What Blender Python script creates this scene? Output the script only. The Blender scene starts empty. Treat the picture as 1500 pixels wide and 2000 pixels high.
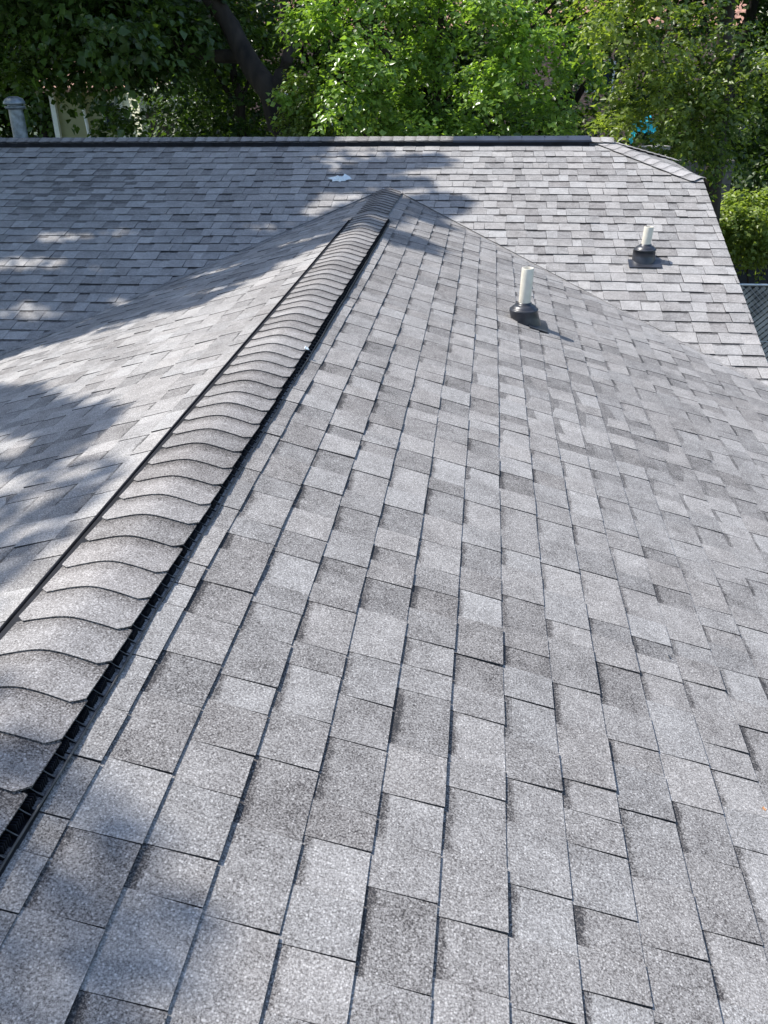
import bpy, math, random
import numpy as np
from mathutils import Vector, Matrix
# ------------------------------------------------------------------ camera, world, sun, exposure
sc = bpy.context.scene
R_ = Vector((0.99390663, 0.10957093, -0.01199244)); U_ = Vector((-0.04066918, 0.46566197, 0.88402768)); F_ = Vector((-0.10244816, 0.87815325, -0.46728068))
cd = bpy.data.cameras.new('camera'); cam = bpy.data.objects.new('camera', cd); sc.collection.objects.link(cam)
M = Matrix.Identity(4)
for i in range(3):
    M[i][0] = R_[i]; M[i][1] = U_[i]; M[i][2] = -F_[i]
M[0][3], M[1][3], M[2][3] = 0.95340319, -1.08345219, 1.18390666
cam.matrix_world = M
cd.sensor_fit = 'HORIZONTAL'; cd.sensor_width = 36; cd.lens = 1693.915/1500*36; cd.clip_end = 2000; cd.clip_start = 0.05
sc.camera = cam
SUN = Vector((-0.53, 0.20, 0.824)).normalized()
w = bpy.data.worlds.new('World'); sc.world = w; w.use_nodes = True
nt = w.node_tree; bg = nt.nodes['Background']
sky = nt.nodes.new('ShaderNodeTexSky'); sky.sky_type = 'NISHITA'; sky.sun_disc = False
sky.sun_elevation = math.asin(SUN.z); sky.sun_rotation = math.atan2(SUN.x, SUN.y)
nt.links.new(sky.outputs[0], bg.inputs[0]); bg.inputs[1].default_value = 0.15
sd = bpy.data.lights.new('sun', 'SUN'); so = bpy.data.objects.new('sun', sd); sc.collection.objects.link(so)
sd.energy = 4.0; sd.angle = math.radians(0.6); sd.color = (1.0, 0.96, 0.90)
so.rotation_euler = (-SUN).to_track_quat('-Z', 'Y').to_euler(); so.location = (-8, 6, 20)
sc.view_settings.view_transform = 'Standard'; sc.view_settings.look = 'None'
sc.view_settings.exposure = 0.85; sc.view_settings.gamma = 1

rnd = random.Random(7); rng = np.random.default_rng(11)
p = 0.3142; CO = 1/math.sqrt(1+p*p); SI = p*CO
Y0 = 7.898; YR = 9.018; H = 0.3517; E_ = 0.143; GZ = -3.5
XR = 3.03; EAVE = 3.0
COL = sc.collection
# ------------------------------------------------------------------ helpers
def empty(name, loc=(0, 0, 0)):
    o = bpy.data.objects.new(name, None); COL.objects.link(o); o.location = loc; return o
def tag(o, label=None, cat=None, group=None, kind=None):
    if label: o['label'] = label
    if cat: o['category'] = cat
    if group: o['group'] = group
    if kind: o['kind'] = kind
    return o
def link(name, me, mat, parent=None):
    o = bpy.data.objects.new(name, me); COL.objects.link(o)
    if mat: me.materials.append(mat)
    if parent is not None:
        o.parent = parent; o.matrix_parent_inverse = Matrix.Translation(parent.location).inverted()
        if parent.parent is not None:
            o.matrix_parent_inverse = Matrix.Identity(4)
    return o
class MB:
    def __init__(s): s.v = []; s.f = []; s.sm = []
    def face(s, pts, sm=False):
        b = len(s.v); s.v += [tuple(q) for q in pts]; s.f.append(list(range(b, b+len(pts)))); s.sm.append(sm)
    def box(s, c, d, rot=None):
        cx, cy, cz = c; dx, dy, dz = [q/2 for q in d]; P = []
        for z in (-dz, dz):
            for x, y in ((-dx, -dy), (dx, -dy), (dx, dy), (-dx, dy)):
                q = Vector((x, y, z))
                if rot is not None: q = rot @ q
                P.append(tuple(q + Vector(c)))
        b = len(s.v); s.v += P
        for f in ((3, 2, 1, 0), (4, 5, 6, 7), (0, 1, 5, 4), (1, 2, 6, 5), (2, 3, 7, 6), (3, 0, 4, 7)):
            s.f.append([b+i for i in f]); s.sm.append(False)
    def tube(s, pts, rad, n=10, cap=True, sm=True):
        pts = [Vector(q) for q in pts]
        if not isinstance(rad, (list, tuple)): rad = [rad]*len(pts)
        b = len(s.v)
        for i, q in enumerate(pts):
            t = (pts[min(i+1, len(pts)-1)] - pts[max(i-1, 0)]).normalized()
            a = t.cross(Vector((0, 0, 1)) if abs(t.z) < .9 else Vector((1, 0, 0))).normalized(); c = t.cross(a)
            for k in range(n):
                an = 2*math.pi*k/n; s.v.append(tuple(q + rad[i]*(math.cos(an)*a + math.sin(an)*c)))
        for i in range(len(pts)-1):
            for k in range(n):
                s.f.append([b+i*n+k, b+i*n+(k+1) % n, b+(i+1)*n+(k+1) % n, b+(i+1)*n+k]); s.sm.append(sm)
        if cap:
            s.f.append([b+k for k in range(n)]); s.sm.append(False)
            s.f.append([b+(len(pts)-1)*n+k for k in range(n)][::-1]); s.sm.append(False)
    def lathe(s, prof, n=32, ctr=(0, 0, 0), xf=None, sm=True):
        b = len(s.v)
        for r, z in prof:
            for k in range(n):
                an = 2*math.pi*k/n; q = Vector((r*math.cos(an), r*math.sin(an), z))
                if xf: q = xf(q)
                s.v.append(tuple(q + Vector(ctr)))
        for i in range(len(prof)-1):
            for k in range(n):
                s.f.append([b+i*n+k, b+i*n+(k+1) % n, b+(i+1)*n+(k+1) % n, b+(i+1)*n+k]); s.sm.append(sm)
    def build(s, name, mat, parent=None):
        me = bpy.data.meshes.new(name); me.from_pydata(s.v, [], s.f)
        me.polygons.foreach_set('use_smooth', s.sm); me.update()
        return link(name, me, mat, parent)
# ------------------------------------------------------------------ materials
def newmat(name):
    m = bpy.data.materials.new(name); m.use_nodes = True
    return m, m.node_tree.nodes, m.node_tree.links, m.node_tree.nodes['Principled BSDF']
def ramp(N, stops):
    r = N.new('ShaderNodeValToRGB'); e = r.color_ramp.elements
    e[0].position, e[0].color = stops[0][0], (*stops[0][1], 1); e[1].position, e[1].color = stops[-1][0], (*stops[-1][1], 1)
    for q, c in stops[1:-1]:
        x = e.new(q); x.color = (*c, 1)
    return r
def simple(name, col, rough=.6, metal=0, nscale=8, namp=.12, bump=0.0, bscale=60, spec=.5, stretch=None):
    m, N, L, B = newmat(name)
    tc = N.new('ShaderNodeTexCoord'); mp = N.new('ShaderNodeMapping'); L.new(tc.outputs['Object'], mp.inputs[0])
    if stretch: mp.inputs['Scale'].default_value = stretch
    n = N.new('ShaderNodeTexNoise'); n.inputs['Scale'].default_value = nscale; n.inputs['Detail'].default_value = 6
    L.new(mp.outputs[0], n.inputs['Vector'])
    a = tuple(max(0, c*(1-namp*2)) for c in col); b = tuple(min(1, c*(1+namp*2)) for c in col)
    r = ramp(N, [(.3, a), (.7, b)]); L.new(n.outputs[0], r.inputs[0]); L.new(r.outputs[0], B.inputs['Base Color'])
    B.inputs['Roughness'].default_value = rough; B.inputs['Metallic'].default_value = metal; B.inputs['Specular IOR Level'].default_value = spec
    if bump:
        n2 = N.new('ShaderNodeTexNoise'); n2.inputs['Scale'].default_value = bscale; n2.inputs['Detail'].default_value = 4
        L.new(mp.outputs[0], n2.inputs['Vector'])
        bp = N.new('ShaderNodeBump'); bp.inputs['Strength'].default_value = bump; bp.inputs['Distance'].default_value = .01
        L.new(n2.outputs[0], bp.inputs['Height']); L.new(bp.outputs[0], B.inputs['Normal'])
    return m
def shingle_mat(name, dark, light, cap=False):
    """asphalt shingle: per-tab tone from the attribute, printed dark band on recessed tabs, mineral granules"""
    m, N, L, B = newmat(name)
    at = N.new('ShaderNodeAttribute'); at.attribute_name = 'tone'
    sp = N.new('ShaderNodeSeparateColor'); L.new(at.outputs['Color'], sp.inputs[0])
    uv = N.new('ShaderNodeUVMap'); su = N.new('ShaderNodeSeparateXYZ'); L.new(uv.outputs[0], su.inputs[0])
    tc = N.new('ShaderNodeTexCoord')
    def noise(scale, detail, rough=.5):
        n = N.new('ShaderNodeTexNoise'); n.inputs['Scale'].default_value = scale; n.inputs['Detail'].default_value = detail
        n.inputs['Roughness'].default_value = rough; L.new(tc.outputs['Object'], n.inputs['Vector']); return n
    def math_(op, a, b=None, c=None, clamp=False):
        q = N.new('ShaderNodeMath'); q.operation = op; q.use_clamp = clamp
        for i, x in enumerate((a, b, c)):
            if x is None: continue
            if isinstance(x, (int, float)): q.inputs[i].default_value = x
            else: L.new(x, q.inputs[i])
        return q.outputs[0]
    def maprange(x, a, b, c, d):
        q = N.new('ShaderNodeMapRange'); q.clamp = True
        for i, y in zip((1, 2, 3, 4), (a, b, c, d)): q.inputs[i].default_value = y
        L.new(x, q.inputs[0]); return q.outputs[0]
    base = sp.outputs[0]
    mid = noise(9, 3); big = noise(1.3, 3); blot = noise(26, 3)
    base = math_('ADD', base, maprange(mid.outputs[0], .3, .7, -.12, .12))
    base = math_('ADD', base, maprange(blot.outputs[0], .35, .65, -.07, .07))
    base = math_('ADD', base, maprange(big.outputs[0], .3, .7, -.06, .06))
    # printed shadow band (upper edge of the recessed tabs); on caps, shading plus granule wear painted at the upper edge
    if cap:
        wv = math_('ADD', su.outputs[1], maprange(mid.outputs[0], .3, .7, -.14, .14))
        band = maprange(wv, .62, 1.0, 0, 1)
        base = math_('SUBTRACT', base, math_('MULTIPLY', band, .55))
    else:
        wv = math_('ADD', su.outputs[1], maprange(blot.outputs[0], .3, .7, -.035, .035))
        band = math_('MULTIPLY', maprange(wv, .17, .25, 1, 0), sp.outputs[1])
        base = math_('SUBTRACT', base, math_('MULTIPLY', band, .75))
    # granules
    g1 = noise(215, 2, .75); g2 = noise(420, 1)
    g = math_('ADD', maprange(g1.outputs[0], .34, .66, -.55, .55), maprange(g2.outputs[0], .3, .7, -.22, .22))
    speck = N.new('ShaderNodeTexVoronoi'); speck.inputs['Scale'].default_value = 170; L.new(tc.outputs['Object'], speck.inputs['Vector'])
    sc_ = N.new('ShaderNodeSeparateColor'); L.new(speck.outputs['Color'], sc_.inputs[0])
    thr = math_('ADD', math_('ADD', .86, math_('MULTIPLY', base, -.40)), maprange(noise(14, 2).outputs[0], .35, .65, .10, -.12))
    ws = math_('MULTIPLY', math_('GREATER_THAN', sc_.outputs[0], thr), maprange(speck.outputs['Distance'], .25, .45, 1, 0))
    tot = math_('ADD', math_('ADD', base, math_('MULTIPLY', g, .88)), math_('MULTIPLY', ws, .65))
    tot = math_('SUBTRACT', tot, .12)
    mx = N.new('ShaderNodeMix'); mx.data_type = 'RGBA'; mx.clamp_factor = False
    L.new(maprange(tot, -.8, 2.2, -.8, 2.2), mx.inputs[0])
    mx.inputs[6].default_value = (*dark, 1); mx.inputs[7].default_value = (*light, 1)
    # slight hue drift per tab
    hs = N.new('ShaderNodeMix'); hs.data_type = 'RGBA'; hs.blend_type = 'MULTIPLY'
    hr = ramp(N, [(0, (1.01, .998, .99)), (1, (.99, 1.0, 1.01))]); L.new(sp.outputs[2], hr.inputs[0])
    hs.inputs[0].default_value = 1; L.new(mx.outputs[2], hs.inputs[6]); L.new(hr.outputs[0], hs.inputs[7])
    # keep positive
    vm = N.new('ShaderNodeVectorMath'); vm.operation = 'MAXIMUM'; vm.inputs[1].default_value = (.03, .03, .032)
    L.new(hs.outputs[2], vm.inputs[0])
    L.new(vm.outputs[0], B.inputs['Base Color'])
    B.inputs['Roughness'].default_value = .85; B.inputs['Specular IOR Level'].default_value = .35
    bp = N.new('ShaderNodeBump'); bp.inputs['Strength'].default_value = .55; bp.inputs['Distance'].default_value = .0022
    L.new(g1.outputs[0], bp.inputs['Height']); L.new(bp.outputs[0], B.inputs['Normal'])
    return m
M_SH = shingle_mat('grey_shingle', (.140, .132, .127), (.388, .374, .360))
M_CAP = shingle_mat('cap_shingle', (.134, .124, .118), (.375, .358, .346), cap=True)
M_BLACK = simple('black_plastic', (.010, .011, .015), .65, spec=.15, namp=.25, nscale=14)
M_LIP = simple('dusty_plastic', (.075, .07, .065), .5, namp=.3, nscale=30)
M_VENTTOP = simple('slate_plastic', (.03, .038, .062), .5, spec=.3, namp=.15, nscale=5)
M_RUBBER = simple('charcoal_metal', (.030, .032, .040), .36, namp=.15, nscale=25)
M_PVC = simple('white_pvc', (.62, .57, .47), .38, namp=.05, nscale=20)
M_GALV = simple('galvanised', (.20, .23, .25), .5, .6, nscale=16, namp=.2)
M_WOOD = simple('fascia_paint', (.10, .095, .09), .6)
M_SIDE = simple('siding_paint', (.38, .37, .33), .6)
# ------------------------------------------------------------------ shingle slopes
def wob(a, k, seed=0):
    return (math.sin(a*2.1+k*1.7+seed)+math.sin(a*5.3+k*4.1+seed*2)*.6+math.sin(a*11.7+k*2.3)*.35)/1.95
def clip(poly, A, B, C):
    """keep A*a+B*d+C>=0 ; verts (a,d,h,u,v)"""
    out = []; n = len(poly)
    for i in range(n):
        q, r = poly[i], poly[(i+1) % n]; fq = A*q[0]+B*q[1]+C; fr = A*r[0]+B*r[1]+C
        if fq >= 0: out.append(q)
        if (fq >= 0) != (fr >= 0):
            t = fq/(fq-fr); out.append(tuple(q[j]+(r[j]-q[j])*t for j in range(5)))
    return out
def slope(name, xf, first, ncourse, a0, a1, clips, seed, parent, cutedge=None, tone0=.45, label=None, lines=True, dmax=99, wamp=.0022, tv=1.0, band=1.0):
    """xf(a,d,h)->world. Course i has its butt at d=first+i*E_. Returns the mesh object."""
    rn = random.Random(seed); V = []; Fc = []; UV = []; TN = []
    def emit(poly, tone):
        for cset in clips:
            pl = poly
            for c in cset:
                pl = clip(pl, *c)
                if len(pl) < 3: break
            if len(pl) < 3: continue
            b = len(V)
            for q in pl: V.append(xf(q[0], q[1], q[2])); UV.append((q[3], q[4])); TN.append(tone)
            Fc.append(list(range(b, b+len(pl))))
            if cutedge is not None and poly[0][4] == 0.0 and len(poly) == 4 and poly[2][4] == 1.0:
                A, B, C = cutedge(cset)
                m = len(pl)
                for i in range(m):
                    q, r = pl[i], pl[(i+1) % m]
                    if abs(A*q[0]+B*q[1]+C) < 1e-5 and abs(A*r[0]+B*r[1]+C) < 1e-5:
                        b = len(V)
                        for s_, hh in ((q, q[2]), (r, r[2]), (r, 0), (q, 0)):
                            V.append(xf(s_[0], s_[1], hh)); UV.append((s_[3], 1)); TN.append(tone)
                        Fc.append([b, b+1, b+2, b+3])
    for i in range(ncourse):
        db = first+i*E_; dt = db-E_
        if dt < 0: dt = 0
        if db > dmax: break
        a = a0-rn.random()*.4; raised = rn.random() < .5; nextjoint = a+rn.random()
        seg = []
        while a < a1:
            wdt = rn.choice((.10, .125, .15, .17, .20)) if raised else rn.choice((.09, .125, .16, .19))
            wdt *= rn.uniform(.92, 1.08)
            if raised: tn = tone0+tv*(rn.choice((-.12, .0, .08, .22))+rn.uniform(-.06, .06))
            else: tn = tone0+tv*(rn.choice((-.26, -.18, -.05, .10, .26))+rn.uniform(-.06, .06))
            joint = False
            if a > nextjoint: joint = True; nextjoint = a+1.0
            seg.append((a, a+wdt, raised, (max(0, min(1.3, tn)), 0.0 if raised else band*rn.uniform(.5, 1.0), rn.random(), 1), joint))
            a += wdt
            if not (raised and rn.random() < .18): raised = not raised
        lift = [rn.random()**4*.004 for _ in seg]
        for j, (s0, s1, rz, tn, joint) in enumerate(seg):
            if joint: s0 += .0025
            h0, h1 = (.0027, .0086) if rz else (.0010, .0066)
            if dt == 0: h0 = h1-.001
            h1 += lift[j]
            D0 = db+wamp*wob(s0, i, seed)+rn.uniform(-.0012, .0012); D1 = db+wamp*wob(s1, i, seed)+rn.uniform(-.0012, .0012)
            z0 = .0028*wob(s0*.8, i*.9, seed+3); z1 = .0028*wob(s1*.8, i*.9, seed+3)
            z0 = max(z0, -.001); z1 = max(z1, -.001)
            q = [(s0, dt-.012, h0, s0, 0.0), (s1, dt-.012, h0, s1, 0.0), (s1, D1, h1+z1, s1, 1.0), (s0, D0, h1+z0, s0, 1.0)]
            if rz:   # tab cut at a slight taper
                k = .006
                q[2] = (s1-k*.5, D1, h1+z1, s1, 1.0); q[3] = (s0+k*.5, D0, h1+z0, s0, 1.0)
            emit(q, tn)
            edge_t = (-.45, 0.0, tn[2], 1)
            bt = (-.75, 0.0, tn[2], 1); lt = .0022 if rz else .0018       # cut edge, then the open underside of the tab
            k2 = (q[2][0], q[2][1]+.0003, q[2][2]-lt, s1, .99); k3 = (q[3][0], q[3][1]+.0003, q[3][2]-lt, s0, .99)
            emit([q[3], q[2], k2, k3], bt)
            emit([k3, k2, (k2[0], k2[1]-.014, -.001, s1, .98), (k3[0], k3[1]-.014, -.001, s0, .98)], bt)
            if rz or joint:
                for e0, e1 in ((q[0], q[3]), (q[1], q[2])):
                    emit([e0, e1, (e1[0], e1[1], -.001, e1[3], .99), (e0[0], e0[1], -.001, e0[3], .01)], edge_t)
    # deck under the shingles
    dm = min(first+(ncourse-1)*E_, dmax)
    dk = []
    for cset in clips:
        for aa in np.arange(a0, a1, .5):
            pl = [(aa, 0, -.001, 0, .5), (min(aa+.5, a1), 0, -.001, 0, .5), (min(aa+.5, a1), dm-.01, -.001, 0, .5), (aa, dm-.01, -.001, 0, .5)]
            for c in cset:
                pl = clip(pl, *c)
                if len(pl) < 3: break
            if len(pl) < 3: continue
            b = len(V)
            for q in pl: V.append(xf(q[0], q[1], q[2])); UV.append((0, .5)); TN.append((.1, 0, .5, 1))
            Fc.append(list(range(b, b+len(pl))))
    me = bpy.data.meshes.new(name); me.from_pydata(V, [], Fc)
    at = me.color_attributes.new('tone', 'FLOAT_COLOR', 'POINT')
    at.data.foreach_set('color', np.array(TN, dtype=np.float32).ravel())
    uvl = me.uv_layers.new(name='UVMap')
    idx = np.concatenate([np.array(f) for f in Fc]); uvl.data.foreach_set('uv', np.array(UV, dtype=np.float32)[idx].ravel())
    o = link(name, me, M_SH, parent)
    if label: o['label'] = label
    return o
house = tag(empty('house', (0, 0, GZ)), 'single storey house under grey shingle hip and valley roof filling the foreground', 'house')
def xf_right(a, d, h): return (d*CO+h*SI, a, -d*SI+h*CO+.006*math.sin(a*1.1+d*.8))
def xf_left(a, d, h): return (-d*CO-h*SI, a, -d*SI+h*CO+.006*math.sin(a*1.3+d*.9+1))
def xf_far(a, d, h): return (a, YR-d*CO-h*SI, H-d*SI+h*CO+.008*math.sin(a*.9+1.2)*min(1, d))
def xf_back(a, d, h): return (a, YR+d*CO+h*SI, H-d*SI+h*CO)
S0 = .2422
# near slopes: keep a + x <= Y0 (x = d*CO)
slope('roof_slope', xf_right, S0, 22, -4.0, 8.0, [[(-1, -CO, Y0+.01)]], 3, house, tone0=.37, tv=.66, band=.8, label='sunlit grey shingle slope filling the right foreground')  # same shingles, lower tone0: shadows between granules painted into the colour
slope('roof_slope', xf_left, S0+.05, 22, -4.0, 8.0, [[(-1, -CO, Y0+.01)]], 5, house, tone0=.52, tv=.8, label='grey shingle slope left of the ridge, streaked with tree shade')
# far slope: right half a>=0: y + x >= Y0+.035 ; y = YR-d*CO
VC = .035
cr = [(1, 0, 0), (1, -CO, YR-Y0-VC), (-1, 0, XR)]
# clipped corner at the half hip: x + y <= XH + YR
XE = 2.12
cr.append((-1, CO, XE+.0))      # x <= XE + (YR-y) = XE + d*CO
cl = [(-1, 0, 0), (-1, -CO, YR-Y0-VC)]
def ce(cset): return cset[1]
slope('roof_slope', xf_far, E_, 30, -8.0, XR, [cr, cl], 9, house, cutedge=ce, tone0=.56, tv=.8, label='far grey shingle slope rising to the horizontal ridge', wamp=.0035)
slope('roof_slope', xf_back, E_, 30, -8.0, XR, [[(-1, CO, XE), (-1, 0, XR)]], 12, house, label='hidden back slope beyond the horizontal ridge')
def xf_hh(a, d, h): return (XE+d*CO+h*SI, YR+a, H-d*SI+h*CO)
dh = (XR-XE)/CO
slope('roof_slope', xf_hh, E_, 7, -1.0, 1.0, [[(1, CO, 0), (-1, CO, 0), (0, -1, dh)]], 15, house, label='small clipped hip slope at the right end of the far ridge')
# valley strips lying on the far plane
def strip(sgn):
    mb = MB(); n = 24
    for i in range(n):
        t0 = 3.02*i/n; t1 = 3.02*(i+1)/n; w_ = VC+.03
        def P(t, o): y = Y0-t+o; return (sgn*t, y, p*(y-Y0)+.0025)
        mb.face([P(t0, 0), P(t1, 0), P(t1, w_), P(t0, w_)])
    o = mb.build('valley_strip', M_SH, house)
    at = o.data.color_attributes.new('tone', 'FLOAT_COLOR', 'POINT')
    at.data.foreach_set('color', np.array([(.42, 0, .5, 1)]*len(mb.v), dtype=np.float32).ravel()); o.data.uv_layers.new(name='UVMap')
    return o
strip(1); strip(-1)
# ------------------------------------------------------------------ ridge caps and vents
def cap_run(name, xf, s_list, expo, prof, wid, parent, tone0=.4, seed=1, asym=0, thick=.003, lip=.0055, chamfer=.024):
    rn = random.Random(seed); V = []; Fc = []; UV = []; TN = []; n = 25
    for s in s_list:
        tn = (tone0+rn.choice((-.12, -.04, .05, .12))+rn.uniform(-.04, .04), 0, rn.random(), 1)
        dy = rn.uniform(-.005, .005); rows = []; bow = rn.uniform(-.004, .004)
        wl = wid+rn.uniform(-.003, .003); wr = wid+rn.uniform(-.003, .003)
        tilt = rn.uniform(-.004, .004)
        for t in (0, .06, .3, .7, 1.14):
            row = []
            for k in range(n):
                x = -wl+(wl+wr)*k/(n-1)+asym
                e = min(x-asym+wl, wr+asym-x)
                ch = max(0, (.022-e)/.022)*chamfer if t < .5 else 0
                ss = s+dy+t*expo+ch*(1-t)+tilt*(x/wid)+bow*(x/wid)**2
                row.append((x, ss, prof(x)+lip*(1-t)+.0008, (x+wid)/(2*wid), t))
            rows.append(row)
        b = len(V)
        for row in rows:
            for q in row: V.append(xf(q[0], q[1], q[2])); UV.append((q[3], min(1, q[4]))); TN.append(tn)
        for r in range(len(rows)-1):
            for k in range(n-1): Fc.append([b+r*n+k, b+r*n+k+1, b+(r+1)*n+k+1, b+(r+1)*n+k])
        b2 = len(V); dk = (tn[0]-.5, 0, tn[2], 1)
        for q in rows[0]:
            V.append(xf(q[0], q[1], q[2])); UV.append((q[3], 0)); TN.append(dk)
        for q in rows[0]:
            V.append(xf(q[0], q[1]+.001, q[2]-thick-.002)); UV.append((q[3], 0)); TN.append(dk)
        for k in range(n-1): Fc.append([b2+k, b2+n+k, b2+n+k+1, b2+k+1])
        for k, kk in ((0, 0), (n-1, n-1)):       # side edges
            b3 = len(V)
            for r in range(len(rows)):
                q = rows[r][kk]
                V.append(xf(q[0], q[1], q[2])); UV.append((0, 0)); TN.append(dk)
                V.append(xf(q[0], q[1], q[2]-thick)); UV.append((0, 0)); TN.append(dk)
            for r in range(len(rows)-1): Fc.append([b3+2*r, b3+2*r+1, b3+2*r+3, b3+2*r+2])
    me = bpy.data.meshes.new(name); me.from_pydata(V, [], Fc)
    me.color_attributes.new('tone', 'FLOAT_COLOR', 'POINT').data.foreach_set('color', np.array(TN, dtype=np.float32).ravel())
    uvl = me.uv_layers.new(name='UVMap'); idx = np.concatenate([np.array(f) for f in Fc])
    uvl.data.foreach_set('uv', np.array(UV, dtype=np.float32)[idx].ravel())
    me.polygons.foreach_set('use_smooth', [True]*len(Fc))
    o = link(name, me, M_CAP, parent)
    return o
def prof_vent(x, crest=.021, drop=.040, hw=.145, ctr=.012):
    d = x-.02; return .0235-(.35 if d > 0 else .29)*(math.sqrt(d*d+.045**2)-.045)
def prof_flat(x, q=p, ctr=0):
    return .012-q*(math.sqrt((x-ctr)**2+.03**2)-.03)
CE = .12801; CO0 = -.0066
vent = MB().build('ridge_vent', None, house)
bpy.data.meshes.remove(vent.data)
vent = bpy.data.objects.new('ridge_vent', None)
COL.objects.link(vent); vent.parent = house; vent.matrix_parent_inverse = Matrix.Translation(house.location).inverted()
vent['label'] = 'black plastic ridge vent under shingle caps running away from the camera'
idf = lambda x, s, z: (x, s, z)
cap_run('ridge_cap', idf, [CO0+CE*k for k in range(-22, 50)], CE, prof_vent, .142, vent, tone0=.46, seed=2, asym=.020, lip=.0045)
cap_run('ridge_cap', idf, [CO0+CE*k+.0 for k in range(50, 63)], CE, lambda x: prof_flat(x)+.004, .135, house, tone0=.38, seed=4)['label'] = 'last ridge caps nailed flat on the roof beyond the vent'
def vent_body(xf, s0, s1, topx, outx, topz, parent, q=p, pitch=.048, ribs=True, base_h=.002, sides=(1, -1)):
    mb = MB(); lip = MB(); nub = MB()
    for sg in sides:
        P = lambda x, s, z: xf(sg*x, s, z)
        zt = topz; zo = -q*outx+base_h; ln = s1-s0
        nseg = max(1, int(ln/.5))
        for i in range(nseg):
            a = s0+ln*i/nseg; b = s0+ln*(i+1)/nseg
            # top plate under the caps, inner louvre wall, floor
            mb.face([P(.0, a, zt+.012), P(.0, b, zt+.012), P(topx-.004, b, zt-.006), P(topx-.004, a, zt-.006)])
            mb.face([P(topx-.006, a, zt-.006), P(topx-.006, b, zt-.006), P(topx-.004, b, -q*topx+.004), P(topx-.004, a, -q*topx+.004)])
            mb.face([P(topx-.03, a, -q*(topx-.03)+.003), P(topx-.03, b, -q*(topx-.03)+.003), P(outx, b, zo+.003), P(outx, a, zo+.003)])
            # outer wall of the lip
            mb.face([P(outx, a, zo+.012), P(outx, b, zo+.012), P(outx+.002, b, zo-.002), P(outx+.002, a, zo-.002)])
        # lip rail, slightly wavy
        m = max(8, int(ln/.08)); pts = []
        for i in range(m+1):
            s = s0+ln*i/m; wv = .0015*math.sin(s*7)+.001*math.sin(s*17)
            pts.append(P(outx+wv, s, zo+.013))
        (lip if sg > 0 else mb).tube(pts, .0028, 6)
        if ribs and sg < 0:
            mb.tube([P(outx-.004, s0, zo+.016), P(outx-.004, s1, zo+.016)], .005, 8)
        if ribs and sg > 0:
            s = s0; k = 0
            while s < s1-.02:
                # fin between the cells, curved like a shallow arch
                for j in range(5):
                    u0 = j/5; u1 = (j+1)/5
                    X0 = topx-.004+(outx-topx+.004)*u0; X1 = topx-.004+(outx-topx+.004)*u1
                    Z0 = zt-.006+(zo+.012-zt+.006)*(u0**.7); Z1 = zt-.006+(zo+.012-zt+.006)*(u1**.7)
                    mb.face([P(X0, s, Z0), P(X1, s, Z1), P(X1, s, zo), P(X0, s, zo)])
                    lipq = .0012
                    lip.face([P(X0, s-lipq, Z0), P(X1, s-lipq, Z1), P(X1, s+lipq, Z1+.0004), P(X0, s+lipq, Z0+.0004)])
                for j in range(1, 6):
                    sr = s+pitch*(.1+j*.13)
                    if sr < s1: mb.box(P((topx+outx)/2-.006, sr, (zt+zo)/2-.001), (.016, .0028, .018))
                s += pitch; k += 1
            s = s0
            while s < s1:
                s += .0165+.004*math.sin(s*31)
                if math.sin(s*13.7)+math.sin(s*5.1) > -.9:
                    nub.lathe([(0, .0030), (.0018, .0022), (.0024, -.003)], 6, P(outx+.0055, s, zo+.002))
    o = mb.build('vent_baffle', M_BLACK, parent)
    l = lip.build('vent_lip', M_LIP, parent)
    return o
VENT_END = CO0+CE*49.6
vent_body(idf, -2.9, VENT_END, .150, .176, -.010, vent)
# far ridge (along X): lateral = -(y-YR)
idx_ = lambda x, s, z: (s, YR-x, H+z)
fv = bpy.data.objects.new('ridge_vent', None); COL.objects.link(fv); fv.parent = house; fv.matrix_parent_inverse = Matrix.Translation(house.location).inverted()
fv['label'] = 'horizontal ridge vent on the far ridge, its right end still without caps'
fprof = lambda x: .040-.040*(.6*math.sin(min(1, abs(x)/.15)*math.pi/2)**2+.4*min(1, abs(x)/.15))
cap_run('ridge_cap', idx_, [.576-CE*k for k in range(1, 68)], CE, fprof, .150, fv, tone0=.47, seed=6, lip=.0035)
vent_body(idx_, -8, 2.0, .150, .158, .012, fv, ribs=False, base_h=-.008)
mb = MB()
for i in range(6):
    a = .58+i*.24; b = min(2.01, a+.238); n = 12; zz = .001*(i % 2)
    for k in range(n):
        x0 = -.152+.304*k/n; x1 = -.152+.304*(k+1)/n
        mb.face([idx_(x0, a, fprof(x0)+zz+.002), idx_(x1, a, fprof(x1)+zz+.002), idx_(x1, b, fprof(x1)+zz+.002), idx_(x0, b, fprof(x0)+zz+.002)], True)
    mb.box(idx_(0, b, fprof(0)+.004), (.006, .10, .004))
mb.box(idx_(.151, 1.295, .0), (1.43, .004, .014)); mb.box(idx_(0, 2.012, .006), (.004, .30, .03))
mb.build('vent_cover', M_VENTTOP, fv)
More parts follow.
